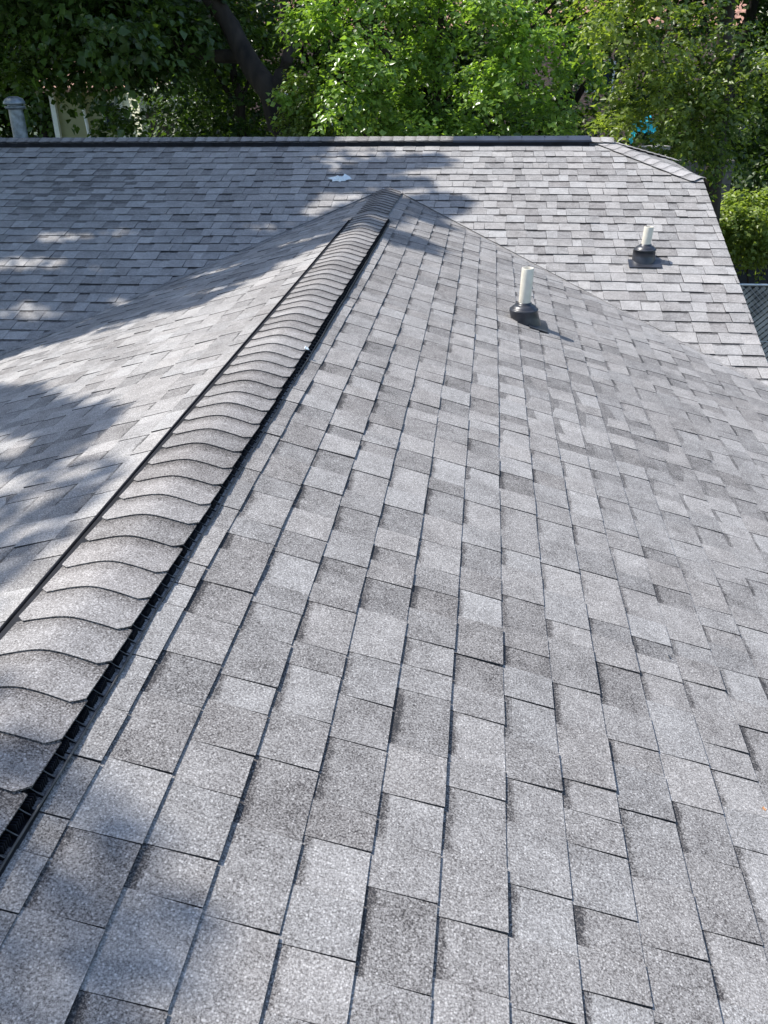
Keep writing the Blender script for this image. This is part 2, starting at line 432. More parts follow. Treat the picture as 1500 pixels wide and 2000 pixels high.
# caps at the ridge end and along the hip
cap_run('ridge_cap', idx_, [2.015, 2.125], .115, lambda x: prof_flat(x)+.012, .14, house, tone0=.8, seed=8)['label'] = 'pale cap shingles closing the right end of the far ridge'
hd = Vector((-1, 1, p)).normalized(); hl = Vector((-1, -1, 0)).normalized(); hu = hl.cross(hd); hu = hu if hu.z > 0 else -hu
hs = Vector((XR, YR-(XR-XE), H-p*(XR-XE)))
def xf_hip(x, s, z): return tuple(hs+hd*s+hl*x+hu*z)
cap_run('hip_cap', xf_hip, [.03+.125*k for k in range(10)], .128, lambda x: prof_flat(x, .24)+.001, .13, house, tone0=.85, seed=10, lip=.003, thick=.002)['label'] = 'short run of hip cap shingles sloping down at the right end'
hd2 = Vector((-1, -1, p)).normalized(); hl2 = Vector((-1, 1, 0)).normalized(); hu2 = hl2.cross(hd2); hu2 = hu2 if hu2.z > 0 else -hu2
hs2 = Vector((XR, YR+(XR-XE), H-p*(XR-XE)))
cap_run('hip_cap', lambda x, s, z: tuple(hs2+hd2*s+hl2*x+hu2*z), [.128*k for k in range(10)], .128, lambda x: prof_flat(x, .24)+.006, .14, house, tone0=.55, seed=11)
# rake and eave boards, gable and walls
class FB:
    def box(s, *a):
        m = MB(); m.box(*a); m.build('fascia_board', M_WOOD, house)
mb = FB()
zf = H-p*(XR-XE); yf = YR-(XR-XE)
rl = math.hypot(yf-4.92, p*(yf-4.92)); 
rot = Matrix.Rotation(math.atan(p), 3, 'X')
mb.box((XR-.02, (yf+4.92)/2, zf-p*(yf-4.92)/2-.09), (.03, rl, .15), rot)
rot2 = Matrix.Rotation(-math.atan(p), 3, 'X')
mb.box((XR-.02, 2*YR-(yf+4.92)/2, zf-p*(yf-4.92)/2-.09), (.03, rl, .15), rot2)
mb.box((XR-.02, YR, zf-.09), (.03, 2*(XR-XE), .15))
mb.box((EAVE+.02, .45, -EAVE*p-.09), (.03, 8.9, .15)); mb.box((-EAVE-.02, .45, -EAVE*p-.09), (.03, 8.9, .15))
mb.box((-5.5, 4.93, -.94-.09), (4.9, .03, .15))
mb = MB()
def prism(poly, z0, z1s):
    n = len(poly)
    for i in range(n):
        a, b = poly[i], poly[(i+1) % n]; za, zb = z1s[i], z1s[(i+1) % n]
        mb.face([(a[0], a[1], z0), (b[0], b[1], z0), (b[0], b[1], zb), (a[0], a[1], za)])
ze = -.94-.04
prism([(-2.7, -3.8), (2.7, -3.8), (2.7, 5.2), (2.7, 12.8), (-7.6, 12.8), (-7.6, 5.2), (-2.7, 5.2)], GZ, [ze]*7)
mb.face([(2.7, 5.2, ze), (2.7, 12.8, ze), (2.7, YR+1.3, H-.5), (2.7, YR-1.3, H-.5)])
mb.face([(-2.7, -3.8, ze), (2.7, -3.8, ze), (0, -3.8, -.06)])
mb.face([(-2.95, -3.95, ze), (2.95, -3.95, ze), (2.95, 5.2, ze), (-2.95, 5.2, ze)])
mb.face([(-7.9, 5.0, ze), (2.98, 5.0, ze), (2.98, 13, ze), (-7.9, 13, ze)])
mb.build('wall', M_SIDE, house)
# ------------------------------------------------------------------ plumbing vents
def plumb(base, up, hpipe, tilt, label, down, rad=.039, boot_r=.094, side=None):
    """base on the roof; boot is a cone with a domed rubber top; flashing sheet lies on the slope"""
    B0 = Vector(base); dn = Vector(down).normalized(); nrm = Vector(up).normalized(); sd_ = dn.cross(nrm)
    root = bpy.data.objects.new('plumbing_vent', None); COL.objects.link(root); root.parent = house
    root.matrix_parent_inverse = Matrix.Translation(house.location).inverted(); root['label'] = label
    tl = Vector(tilt)
    mb = MB()
    zt = .095
    n = 40; secs = []
    # pipe, open at the top
    pr = [(rad, .04), (rad, hpipe-.002), (rad-.001, hpipe), (rad-.0075, hpipe), (rad-.009, hpipe-.003), (rad-.009, hpipe-.16), (0, hpipe-.16)]
    mb.lathe(pr, 36, B0, lambda q: Vector((q.x+tl.x*q.z, q.y+tl.y*q.z, q.z)))
    mb.build('pipe', M_PVC, root)
    # boot: elliptical skirt following the slope up to a level rim, then a dome and collar
    mb = MB(); rings = []
    for t in (0, .04, .5, 1.0):
        ring = []
        for k in range(n):
            an = 2*math.pi*k/n
            low = B0+dn*(boot_r*1.16*math.cos(an)+.022)+sd_*(boot_r*1.03*math.sin(an))+nrm*.006
            e = Vector((dn.x, dn.y, 0)).normalized(); f = Vector((sd_.x, sd_.y, 0)).normalized()
            hi = Vector((B0.x, B0.y, B0.z+.070))+e*(boot_r*.98*math.cos(an))+f*(boot_r*.98*math.sin(an))
            tt = t**.85; ring.append(low.lerp(hi, tt)+(nrm*0 if t > 0 else nrm*-.004))
        rings.append(ring)
    for z, r in ((.078, 1.0), (.084, .99), (.084, .96), (.081, .94), (.093, .88), (.106, .72), (.112, .60), (.110, .56), (.118, .52), (.126, .47), (.127, .43)):
        rings.append([Vector((B0.x+tl.x*z+boot_r*r*math.cos(2*math.pi*k/n+math.atan2(dn.y, dn.x)), B0.y+tl.y*z+boot_r*r*math.sin(2*math.pi*k/n+math.atan2(dn.y, dn.x))*(1 if sd_.dot(Vector((-dn.y, dn.x, 0))) > 0 else -1), B0.z+z)) for k in range(n)])
    b = 0
    for ring in rings: mb.v += [tuple(q) for q in ring]
    for i in range(len(rings)-1):
        for k in range(n):
            mb.f.append([i*n+k, i*n+(k+1) % n, (i+1)*n+(k+1) % n, (i+1)*n+k]); mb.sm.append(True)
    mb.build('boot', M_RUBBER, root)
    mb = MB()
    L0, L1, W = .035, .165, .135
    c = B0+nrm*.0155
    A = [c+dn*L0-sd_*W, c+dn*L1-sd_*W, c+dn*L1+sd_*W, c+dn*L0+sd_*W]; Bq = [q-nrm*.004 for q in A]
    mb.face(A)
    for i in range(4): mb.face([A[i], A[(i+1) % 4], Bq[(i+1) % 4], Bq[i]])
    mb.build('flashing', M_RUBBER, root)
    return root
zr = lambda x, y: -p*x
PX, PY = 1.225, 4.615
plumb((PX, PY, -p*PX), (p, 0, 1), .345, (.035, .01, 0), 'taller white plastic pipe rising from a black boot on the near right slope', (1, 0, -p), side=None)
PX2, PY2 = 2.305, 6.655
plumb((PX2, PY2, p*(PY2-Y0)), (0, -p, 1), .265, (.06, .01, 0), 'shorter white plastic pipe with a black boot on the far slope', (0, -1, -p), side=None)
# galvanised flue beyond the ridge
fl = bpy.data.objects.new('flue_pipe', None); COL.objects.link(fl); fl.parent = house; fl.matrix_parent_inverse = Matrix.Translation(house.location).inverted()
fl['label'] = 'grey metal flue with a domed rain cap behind the far ridge'
mb = MB(); fx, fy = -4.60, 9.62
mb.lathe([(.095, -.35), (.088, 0), (.083, .60), (.08, .66)], 32, (fx, fy, 0)); mb.build('pipe', M_GALV, fl)
mb = MB(); mb.lathe([(.08, .655), (.112, .665), (.117, .685), (.115, .69), (.08, .69), (.08, .712), (.118, .710), (.124, .720), (.122, .732), (.10, .768), (.055, .79), (0, .797)], 32, (fx, fy, 0))
mb.build('rain_cap', M_GALV, fl)
# ------------------------------------------------------------------ litter on the roof
M_WHITE = simple('white_paper', (.72, .78, .82), .5, namp=.06, nscale=60)
def scrap(loc, nrm, r, seed, name, label, cat, mat, spikes=5, hgt=.03):
    rn = random.Random(seed); mb = MB(); c = Vector(loc); n_ = Vector(nrm).normalized(); a = n_.cross(Vector((0, 1, 0))).normalized(); b_ = n_.cross(a)
    for k in range(spikes):
        an = rn.uniform(0, 6.28); o = c+a*rn.uniform(-.5, .5)*r+b_*rn.uniform(-.25, .25)*r
        q = [o+n_*.008+a*math.cos(an)*r*.7+b_*math.sin(an)*r*.45, o+n_*.008+a*math.cos(an+2.2)*r*.5+b_*math.sin(an+2.2)*r*.35, o+n_*rn.uniform(.5, 1.1)*hgt, o+n_*.006+a*math.cos(an+4)*r*.6+b_*math.sin(an+4)*r*.4]
        mb.face([q[0], q[1], q[2]]); mb.face([q[0], q[2], q[3]]); mb.face([q[1], q[3], q[2]])
        mb.face([q[0]-n_*.002, q[3]-n_*.002, q[1]-n_*.002])
    o = mb.build(name, mat); tag(o, label, cat); return o
scrap((-.52, 8.10, p*(8.10-Y0)+.004), (0, -p, 1), .13, 4, 'plastic_scrap', 'crumpled pale blue white plastic scrap on the far slope below the ridge', 'litter', M_WHITE, 9, .05)
scrap((.165, CO0+CE*21.2, -.012), (.3, 0, 1), .018, 8, 'paper_scrap', 'tiny white scrap caught on the edge of the black ridge vent', 'litter', M_WHITE, 3, .02)
M_DRY = simple('dry_leaf', (.5, .26, .12), .6, namp=.2, nscale=80)
scrap((1.722, .61, -.535), (p, 0, 1), .012, 5, 'dry_leaf', 'small orange dry leaf on the shingles at the right edge', 'leaf', M_DRY, 2, .006)
# torn tab corners
M_TEAR = simple('asphalt_backing', (.03, .032, .04), .7)
for (x, y, s) in ((.911, .459, .016), (1.312, .997, .012), (1.575, 1.179, .010)):
    z = -p*x+.0135; mb = MB()
    mb.face([(x, y, z), (x+.012*s/.016, y-s*.9, z-.003), (x-.001, y-s*1.6, z), (x-.003, y-s*.5, z+.003)])
    mb.build('torn_corner', M_TEAR, house)
# ------------------------------------------------------------------ foliage tools
def leaf_mat(name, c0, c1, trans=.45, rough=.42, spec=.5):
    m, N, L, B = newmat(name)
    at = N.new('ShaderNodeAttribute'); at.attribute_name = 'tone'
    r = ramp(N, [(0, c0), (1, c1)]); L.new(at.outputs['Fac'], r.inputs[0])
    L.new(r.outputs[0], B.inputs['Base Color']); B.inputs['Roughness'].default_value = rough; B.inputs['Specular IOR Level'].default_value = spec
    tr = N.new('ShaderNodeBsdfTranslucent'); mxc = N.new('ShaderNodeMix'); mxc.data_type = 'RGBA'; mxc.blend_type = 'MULTIPLY'; mxc.inputs[0].default_value = 1
    L.new(r.outputs[0], mxc.inputs[6]); mxc.inputs[7].default_value = (1.5, 1.55, .55, 1); L.new(mxc.outputs[2], tr.inputs[0])
    ms = N.new('ShaderNodeMixShader'); ms.inputs[0].default_value = trans
    L.new(B.outputs[0], ms.inputs[1]); L.new(tr.outputs[0], ms.inputs[2]); L.new(ms.outputs[0], N['Material Output'].inputs[0])
    return m
def leaf_mesh(name, ctr, axis, nrm, size, tone, mat, parent, aspect=.45):
    """one folded leaf per row; ctr, axis, nrm (N,3), size (N,), tone (N,)"""
    n = len(ctr)
    axis = axis/np.linalg.norm(axis, axis=1, keepdims=True)
    sd_ = np.cross(axis, nrm); sd_ /= np.linalg.norm(sd_, axis=1, keepdims=True)+1e-9
    nn = np.cross(sd_, axis)
    s = size[:, None]
    V = np.empty((n, 4, 3), np.float32)
    V[:, 0] = ctr; V[:, 2] = ctr+axis*s-nn*s*.18
    V[:, 1] = ctr+axis*s*.42+sd_*s*aspect+nn*s*.10; V[:, 3] = ctr+axis*s*.42-sd_*s*aspect+nn*s*.10
    me = bpy.data.meshes.new(name); me.vertices.add(4*n); me.vertices.foreach_set('co', V.ravel())
    me.loops.add(6*n); base = (np.arange(n)*4)[:, None]
    me.loops.foreach_set('vertex_index', (base+np.array([0, 1, 2, 0, 2, 3])).astype(np.int32).ravel())
    me.polygons.add(2*n); me.polygons.foreach_set('loop_start', (np.arange(2*n)*3).astype(np.int32))
    me.update(calc_edges=True)
    c = np.repeat(tone.astype(np.float32), 4); col = np.stack([c, c, c, np.ones_like(c)], 1)
    me.color_attributes.new('tone', 'FLOAT_COLOR', 'POINT').data.foreach_set('color', col.ravel())
    return link(name, me, mat, parent)
def unit(n):
    v = rng.normal(size=(n, 3)); return v/np.linalg.norm(v, axis=1, keepdims=True)
def sprays(blobs, dens, leaf, per=26, length=.45, droop=.25, shell=.55, tonebase=.5):
    """blobs: (x,y,z,rx,ry,rz[,tone]). Leafy twigs through the outer part of every blob."""
    C, A, N_, S, T = [], [], [], [], []
    for b in blobs:
        x, y, z, rx, ry, rz = b[:6]; tb = b[6] if len(b) > 6 else 0
        n = max(3, int(dens*(rx*ry+ry*rz+rx*rz)/3*4))
        d = unit(n); rr = shell+(1-shell)*rng.random(n)**.6
        o = np.array([x, y, z])+d*rr[:, None]*np.array([rx, ry, rz])
        dirs = d*.8+unit(n)*.7; dirs[:, 2] = dirs[:, 2]*.5+.05; dirs /= np.linalg.norm(dirs, axis=1, keepdims=True)
        tt = np.linspace(0, 1, per)[None, :]
        ln = length*(.6+.8*rng.random(n))[:, None]
        pos = o[:, None, :]+dirs[:, None, :]*(tt*ln)[..., None]
        pos[..., 2] -= droop*(tt**2)*ln
        sidev = np.cross(dirs, np.array([0, 0, 1.0])); sidev /= np.linalg.norm(sidev, axis=1, keepdims=True)+1e-9
        alt = np.where(np.arange(per) % 2 == 0, 1, -1)[None, :, None]
        ax = dirs[:, None, :]*.6+sidev[:, None, :]*alt*.8+rng.normal(size=(n, per, 3))*.35; ax[..., 2] -= .3
        nr = np.zeros((n, per, 3)); nr[..., 2] = 1; nr += rng.normal(size=(n, per, 3))*.45+d[:, None, :]*.35
        pos += rng.normal(size=(n, per, 3))*leaf*.5
        twig = tonebase+tb+rng.normal(size=(n, 1))*.13+rng.normal(size=(n, per))*.10
        C.append(pos.reshape(-1, 3)); A.append(ax.reshape(-1, 3)); N_.append(nr.reshape(-1, 3)); S.append(leaf*(.6+.7*rng.random(n*per))); T.append(twig.reshape(-1))
    return np.concatenate(C), np.concatenate(A), np.concatenate(N_), np.concatenate(S), np.clip(np.concatenate(T), 0, 1)
M_BARK = simple('bark', (.032, .024, .018), .9, nscale=5, namp=.35, bump=.6, bscale=22, stretch=(1, 1, .25))
def trunk(pts, rad, limbs, parent, n=12, label=None):
    mb = MB()
    def jit(pts, amt):
        out = [Vector(pts[0])]
        for i in range(len(pts)-1):
            a, b = Vector(pts[i]), Vector(pts[i+1])
            for t in (.33, .66): out.append(a.lerp(b, t)+Vector((rnd.uniform(-1, 1), rnd.uniform(-1, 1), 0))*amt)
            out.append(b)
        return out
    q = jit(pts, rad[0]*.25); m = len(q); rr = [rad[0]+(rad[1]-rad[0])*i/(m-1) for i in range(m)]; rr[0] *= 1.35
    mb.tube(q, rr, n)
    for l in limbs:
        ql = jit(l[0], l[1]*.5); m = len(ql); mb.tube(ql, [l[1]+(l[1]*.25-l[1])*i/(m-1) for i in range(m)], 8)
    return mb.build('trunk', M_BARK, parent)
def px(u, v, y):
    """point at depth y (world) on the sight line of a photograph pixel, used once to read off positions"""
    D = R_*((u-750)/1693.915)-U_*((v-1000)/1693.915)+F_
    s = (y+1.08345)/D.y; return Vector((.9534, -1.08345, 1.1839))+D*s
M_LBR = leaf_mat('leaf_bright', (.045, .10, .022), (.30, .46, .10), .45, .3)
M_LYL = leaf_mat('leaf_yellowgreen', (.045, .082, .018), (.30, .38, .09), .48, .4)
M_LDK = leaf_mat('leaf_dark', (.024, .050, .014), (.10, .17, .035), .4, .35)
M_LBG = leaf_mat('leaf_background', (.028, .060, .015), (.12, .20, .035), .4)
# ------------------------------------------------------------------ ground and yards
def sheet(name, x0, x1, y0, y1, z, mat, nx=40, ny=40, amp=0.0):
    mb = MB()
    xs = np.linspace(x0, x1, nx+1); ys = np.linspace(y0, y1, ny+1)
    for x in xs:
        for y in ys: mb.v.append((x, y, z+amp*math.sin(x*.3+y*.17)*math.sin(y*.23)))
    for i in range(nx):
        for j in range(ny):
            mb.f.append([i*(ny+1)+j, (i+1)*(ny+1)+j, (i+1)*(ny+1)+j+1, i*(ny+1)+j+1]); mb.sm.append(True)
    return mb.build(name, mat)
M_GR = simple('lawn', (.028, .048, .014), .9, nscale=2.5, namp=.4, bump=.5, bscale=30)
M_DIRT = simple('leaf_litter_ground', (.045, .038, .028), .95, nscale=4, namp=.4, bump=.5, bscale=25)
tag(sheet('ground', -600, 600, -300, 900, GZ, M_GR, 30, 30), kind='structure')
tag(sheet('path', 3.4, 9.5, 4, 34, GZ+.006, M_DIRT, 8, 20), kind='structure')
# ------------------------------------------------------------------ neighbouring house with lap siding
def clap(mb, x0, x1, y, z0, z1, step=.1, t=.018, depth=.12):
    k = int((z1-z0)/step)
    for i in range(k):
        a = z0+i*step; b = a+step
        mb.face([(x0, y-t, a), (x1, y-t, a), (x1, y, b), (x0, y, b)]); mb.face([(x0, y, a), (x1, y, a), (x1, y-t, a), (x0, y-t, a)])
    mb.box(((x0+x1)/2, y+depth/2+.002, (z0+z1)/2), (x1-x0, depth, z1-z0))
M_LAP_SHADE = simple('shaded_siding', (.30, .29, .15), .6, namp=.05, nscale=2)  # house siding darkened, its shade put into the colour
M_LAP_LIT = simple('sunlit_siding', (.62, .60, .42), .6, namp=.05, nscale=2)  # lighter copy of the siding, sunlight put into the colour
M_TRIM = simple('white_trim', (.75, .74, .70), .5, namp=.04)
M_GLASS = simple('window_glass', (.02, .028, .05), .08, spec=.8)
M_RED = simple('clay_roof', (.36, .19, .13), .8, nscale=6, namp=.25, bump=.4, bscale=30)
M_BRICK = simple('pink_brick', (.48, .27, .21), .85, nscale=9, namp=.25, bump=.3, bscale=40)
nh = tag(empty('neighbour_house', (-14.6, 37, GZ)), 'cream lap sided house with a white framed window, left beyond the ridge', 'house')
mb = MB(); clap(mb, -16.4, -14.0, 35.8, GZ, .2); mb.build('wall', M_LAP_SHADE, nh)
mb = MB(); k = 0; z = GZ       # wing turned towards the sun
a_, b_ = (-13.75, 35.9), (-12.35, 34.2)
while z < .15:
    ox, oy = -.018*.77, -.018*.63
    mb.face([(a_[0]+ox, a_[1]+oy, z), (b_[0]+ox, b_[1]+oy, z), (b_[0], b_[1], z+.11), (a_[0], a_[1], z+.11)])
    mb.face([(a_[0], a_[1], z), (b_[0], b_[1], z), (b_[0]+ox, b_[1]+oy, z), (a_[0]+ox, a_[1]+oy, z)]); z += .11
mb.face([(b_[0], b_[1], GZ), (-10.6, 36, GZ), (-10.6, 36, .2), (b_[0], b_[1], .2)])
mb.build('wall', M_LAP_LIT, nh)['label'] = 'sunlit pale cream lap siding of the wing'
for x in (-16.5, -13.68):
    mb = MB(); mb.box((x, 35.72, (GZ+.2)/2), (.2, .2, .2-GZ)); mb.build('corner_board', M_TRIM, nh)
mb = MB(); mb.tube([(-15.36, 35.66, .1), (-15.22, 35.66, -.9), (-15.05, 35.66, GZ+.1)], .07, 8); mb.build('downspout', M_TRIM, nh)
mb = MB()
for c, d in (((-14.15, 35.74, -.36), (.72, .06, .09)), ((-14.15, 35.74, -1.30), (.72, .06, .09)), ((-14.48, 35.74, -.83), (.08, .06, .94)), ((-13.82, 35.74, -.83), (.09, .06, .94))): mb.box(c, d)
wf = mb.build('window', M_TRIM, nh); wf['label'] = 'window with a white frame and dark glass'
mb = MB(); mb.box((-14.15, 35.77, -.83), (.60, .02, .86)); mb.build('pane', M_GLASS, wf)
mb = MB()
for s in range(10):
    y0_, y1_ = 35.2+s*.45, 35.65+s*.45
    mb.face([(-17.0, y0_, .15+s*.16), (-11.8, y0_, .15+s*.16), (-11.8, y1_+.02, .31+s*.16), (-17.0, y1_+.02, .31+s*.16)])
    mb.face([(-17.0, y0_, .11+s*.16), (-11.8, y0_, .11+s*.16), (-11.8, y0_, .15+s*.16), (-17.0, y0_, .15+s*.16)])
mb.box((-14.4, 35.2, .06), (5.2, .04, .16)); mb.build('roof', M_RED, nh)
# brick house further back
bh = tag(empty('brick_house', (-2, 48, GZ)), 'pink brick house glimpsed through the tree crowns in the middle distance', 'house')
mb = MB(); z = GZ
while z < 2.2:
    mb.box((-3.0, 48.0, z+.10), (30, 6, .17)); mb.box((-3.0, 48.0, z+.195), (29.98, 5.98, .02)); z += .2
mb.build('wall', M_BRICK, bh)
mb = MB(); mb.face([(-18.6, 44.4, 2.1), (12.6, 44.4, 2.1), (12.6, 48, 4.3), (-18.6, 48, 4.3)]); mb.face([(-18.6, 51.6, 2.1), (-18.6, 48, 4.3), (12.6, 48, 4.3), (12.6, 51.6, 2.1)]); mb.face([(-18.6, 44.4, 2.0), (12.6, 44.4, 2.0), (12.6, 44.4, 2.1), (-18.6, 44.4, 2.1)])
mb.build('roof', M_RED, bh)
for wx in (-14, -9, -4, 1, 6):
    mb = MB(); 
    for c, d in (((wx, 44.96, .7), (1.3, .06, .1)), ((wx, 44.96, -.5), (1.3, .06, .1)), ((wx-.6, 44.96, .1), (.1, .06, 1.1)), ((wx+.6, 44.96, .1), (.1, .06, 1.1))): mb.box(c, d)
    f = mb.build('window', M_TRIM, bh); mb = MB(); mb.box((wx, 44.98, .1), (1.1, .02, 1.1)); mb.build('pane', M_GLASS, f)
# brown board shed
M_BROWN = simple('brown_boards', (.060, .042, .030), .85, nscale=3, namp=.3, stretch=(6, 1, .4))
sh = tag(empty('board_fence', (-10, 33, GZ)), 'tall dark brown board fence behind the far ridge, right of the cream house', 'fence')
mb = MB(); x = -11.7
while x < -5.8:
    mb.box((x+.07, 33, GZ+1.45+rnd.uniform(-.02, .02)), (.135, .025, 2.9)); x += .145
mb.build('board_panel', M_BROWN, sh)
for x in (-11.6, -9.7, -7.8, -5.9):
    mb = MB(); mb.box((x, 33.08, GZ+1.45), (.1, .1, 2.95)); mb.build('post', M_BROWN, sh)
# chain link fence with privacy slats on the right
M_STEEL = simple('galvanised_rail', (.62, .63, .64), .35, .7, namp=.05)
M_SLAT = simple('grey_slats', (.46, .43, .38), .6, nscale=3, namp=.35)
cf = tag(empty('chain_link_fence', (7.2, 11.6, GZ)), 'chain link fence with diagonal grey slats and a pale top rail, right of the roof', 'fence')
FT = -1.735
mb = MB(); mb.tube([(3.9, 11.6, FT), (11, 11.6, FT)], .019, 12); mb.build('top_rail', M_STEEL, cf)
mb = MB(); mb.tube([(3.9, 11.585, FT-.80), (11, 11.585, FT-.80)], .006, 8); mb.build('tension_wire', M_STEEL, cf)
for x in (4.05, 6.6, 9.2):
    mb = MB(); mb.tube([(x, 11.64, GZ), (x, 11.64, FT+.04)], .028, 12); mb.lathe([(.03, 0), (.03, .02), (.015, .045), (0, .05)], 12, (x, 11.64, FT+.04)); mb.build('post', M_STEEL, cf)
mb = MB(); hh = FT-GZ-.03
x = 3.9-hh
rotm = Matrix.Rotation(math.radians(45), 3, 'Y')
while x < 11:
    x0, z0, x1, z1 = x, GZ, x+hh, GZ+hh
    if x0 < 3.9: z0 += 3.9-x0; x0 = 3.9
    if x1 > 11: z1 -= x1-11; x1 = 11
    if x1-x0 > .05:
        w2 = .018
        mb.face([(x0-w2, 11.60, z0+w2), (x0+w2, 11.60, z0-w2), (x1+w2, 11.60, z1-w2), (x1-w2, 11.60, z1+w2)])
        mb.face([(x0-w2, 11.604, z0+w2), (x1-w2, 11.604, z1+w2), (x1+w2, 11.604, z1-w2), (x0+w2, 11.604, z0-w2)])
    x += .098
mb.build('slats', M_SLAT, cf)
mb = MB(); x = 3.9
while x < 11.0+hh:
    x0, z0, x1, z1 = x, GZ, x-hh, GZ+hh
    if x1 < 3.9: z1 -= 3.9-x1; x1 = 3.9
    if x0 > 11: z0 += x0-11; x0 = 11
    if x0-x1 > .05: mb.tube([(x0, 11.592, z0), (x1, 11.592, z1)], .0022, 4, cap=False)
    x += .078
mb.build('wire_mesh', M_STEEL, cf)
# dark panel (covered screen) behind the fence
M_TARP = simple('dark_cover', (.020, .024, .030), .7, nscale=2, namp=.2)
M_OLIVE = simple('olive_board', (.06, .05, .025), .8, namp=.3)
ds = tag(empty('garden_shed', (5.5, 15.2, GZ)), 'dark grey garden shed standing behind the slatted fence, under the shrub', 'shed')
mb = MB(); mb.box((5.15, 15.0, (GZ-1.55)/2), (1.25, 1.2, -1.55-GZ)); mb.build('wall', M_TARP, ds)
mb = MB(); mb.box((5.15, 15.0, -1.50), (1.45, 1.45, .06)); mb.build('roof', M_TARP, ds)
mb = MB(); mb.box((5.84, 14.6, (GZ-1.6)/2), (.10, .3, -1.6-GZ)); mb.build('corner_post', M_OLIVE, ds)
# weathered boards and low wall right of the hip
M_GREYW = simple('weathered_wood', (.34, .32, .29), .85, nscale=4, namp=.25, stretch=(1, 5, 5))
wb = tag(empty('picnic_bench', (3.4, 13.2, GZ)), 'weathered grey wooden deck bench seen just right of the hip', 'bench')
a = px(1262, 300, 13.0); b = px(1290, 278, 13.4)
mb = MB(); d_ = (b-a); mb.box(tuple((a+b)/2), (.42, .25, .05), Matrix.Rotation(math.radians(28), 3, 'Z')); mb.build('seat', M_GREYW, wb)
for o_ in (-.12, .14):
    mb = MB(); mb.box(((a.x+b.x)/2+o_, 13.2, (a.z+GZ)/2-.02), (.08, .08, a.z-GZ-.06)); mb.build('leg', M_GREYW, wb)
M_BLOCK = simple('block_wall', (.13, .115, .105), .9, nscale=5, namp=.2, bump=.4)
a = px(1340, 318, 15.0); b = px(1398, 318, 15.0)
lw = MB(); 
z = GZ
while z < a.z-.1:
    lw.box(((a.x+b.x)/2, 15.1, z+.095), (b.x-a.x+.6, .2, .185)); z += .19
tag(lw.build('block_wall', M_BLOCK), 'low grey brown block wall half hidden behind the hip end', 'wall')
# bright things glimpsed under the trees
M_CYAN = simple('cyan_tarp', (.04, .70, .82), .45, namp=.1)
c = px(1258, 243, 15.5)
def lump(mb, c, rx, ry, rz, n=14, m=8, seed=1):
    rn = random.Random(seed); b = len(mb.v)
    for i in range(m+1):
        th = math.pi*i/m
        for k in range(n):
            ph = 2*math.pi*k/n; q = 1+rn.uniform(-.12, .12)
            mb.v.append((c[0]+rx*q*math.sin(th)*math.cos(ph), c[1]+ry*q*math.sin(th)*math.sin(ph), c[2]+rz*q*math.cos(th)))
    for i in range(m):
        for k in range(n): mb.f.append([b+i*n+k, b+i*n+(k+1) % n, b+(i+1)*n+(k+1) % n, b+(i+1)*n+k]); mb.sm.append(False)
mb = MB(); zt_ = c.z+.12
for i in range(10):
    for j in range(6):
        def Q(i, j):
            x = c.x-.19+.038*i; y = 15.3+.12*j; e = max(abs(i-5)-3.2, abs(j-3)-2)
            return (x, y, zt_-.03*math.sin(i*1.7+j)-max(0, e)*.22)
        mb.face([Q(i, j), Q(i+1, j), Q(i+1, j+1), Q(i, j+1)])
for i in range(10):
    q0 = (c.x-.19+.038*i, 15.3-.02*math.sin(i*2), zt_-.22); q1 = (c.x-.19+.038*(i+1), 15.3-.02*math.sin(i*2+2), zt_-.22)
    mb.face([q0, q1, (q1[0], 15.3, zt_-.06), (q0[0], 15.3, zt_-.06)])
ct = tag(mb.build('cyan_tarp', M_CYAN), 'bright cyan tarp glimpsed through the yellow green tree above the hip', 'tarp')
# stack of boxes under tarp, so that it rests on something
mb = MB(); mb.box((c.x, 15.62, (GZ+zt_-.5)/2), (.6, .5, zt_-.5-GZ)); tag(mb.build('timber_stack', M_GREYW), 'stack of weathered timber under the cyan tarp', 'timber')
# white garden chair / parked car
car = tag(empty('parked_car', (-1.7, 21.5, GZ)), 'white parked car with red tail lamp, mostly hidden under the middle tree', 'car')
M_CARW = simple('white_car_paint', (.75, .76, .78), .25, namp=.02); M_LAMP = simple('red_lens', (.45, .02, .02), .2); M_TYRE = simple('tyre', (.02, .02, .02), .8)
def extr(prof, y0_, y1_, mb):
    n = len(prof)
    for i in range(n):
        a_, b_ = prof[i], prof[(i+1) % n]; mb.face([(a_[0], y0_, a_[1]), (b_[0], y0_, b_[1]), (b_[0], y1_, b_[1]), (a_[0], y1_, a_[1])])
    mb.face([(q[0], y0_, q[1]) for q in prof]); mb.face([(q[0], y1_, q[1]) for q in prof][::-1])
CXo, CZ = -1.95, -2.06      # standing on the raised drive
body = [(0, .3), (.05, .85), (.25, 1.0), (.55, 1.05), (1.0, 1.48), (1.4, 1.58), (2.3, 1.58), (2.75, 1.45), (3.25, 1.05), (4.1, .92), (4.35, .7), (4.4, .3)]
mb = MB(); extr([(CXo+a_, CZ+b_) for a_, b_ in body], 20.6, 22.3, mb); mb.build('body', M_CARW, car)
mb = MB(); extr([(CXo+a_, CZ+b_) for a_, b_ in ((.75, 1.08), (1.1, 1.42), (1.45, 1.50), (1.85, 1.50), (1.85, 1.08))], 20.585, 20.6, mb); extr([(CXo+a_, CZ+b_) for a_, b_ in ((1.92, 1.08), (1.92, 1.50), (2.3, 1.50), (2.65, 1.40), (3.05, 1.08))], 20.585, 20.6, mb); mb.build('window', M_GLASS, car)
mb = MB(); mb.box((CXo+.06, 20.72, CZ+.86), (.14, .26, .26)); mb.build('tail_lamp', M_LAMP, car)
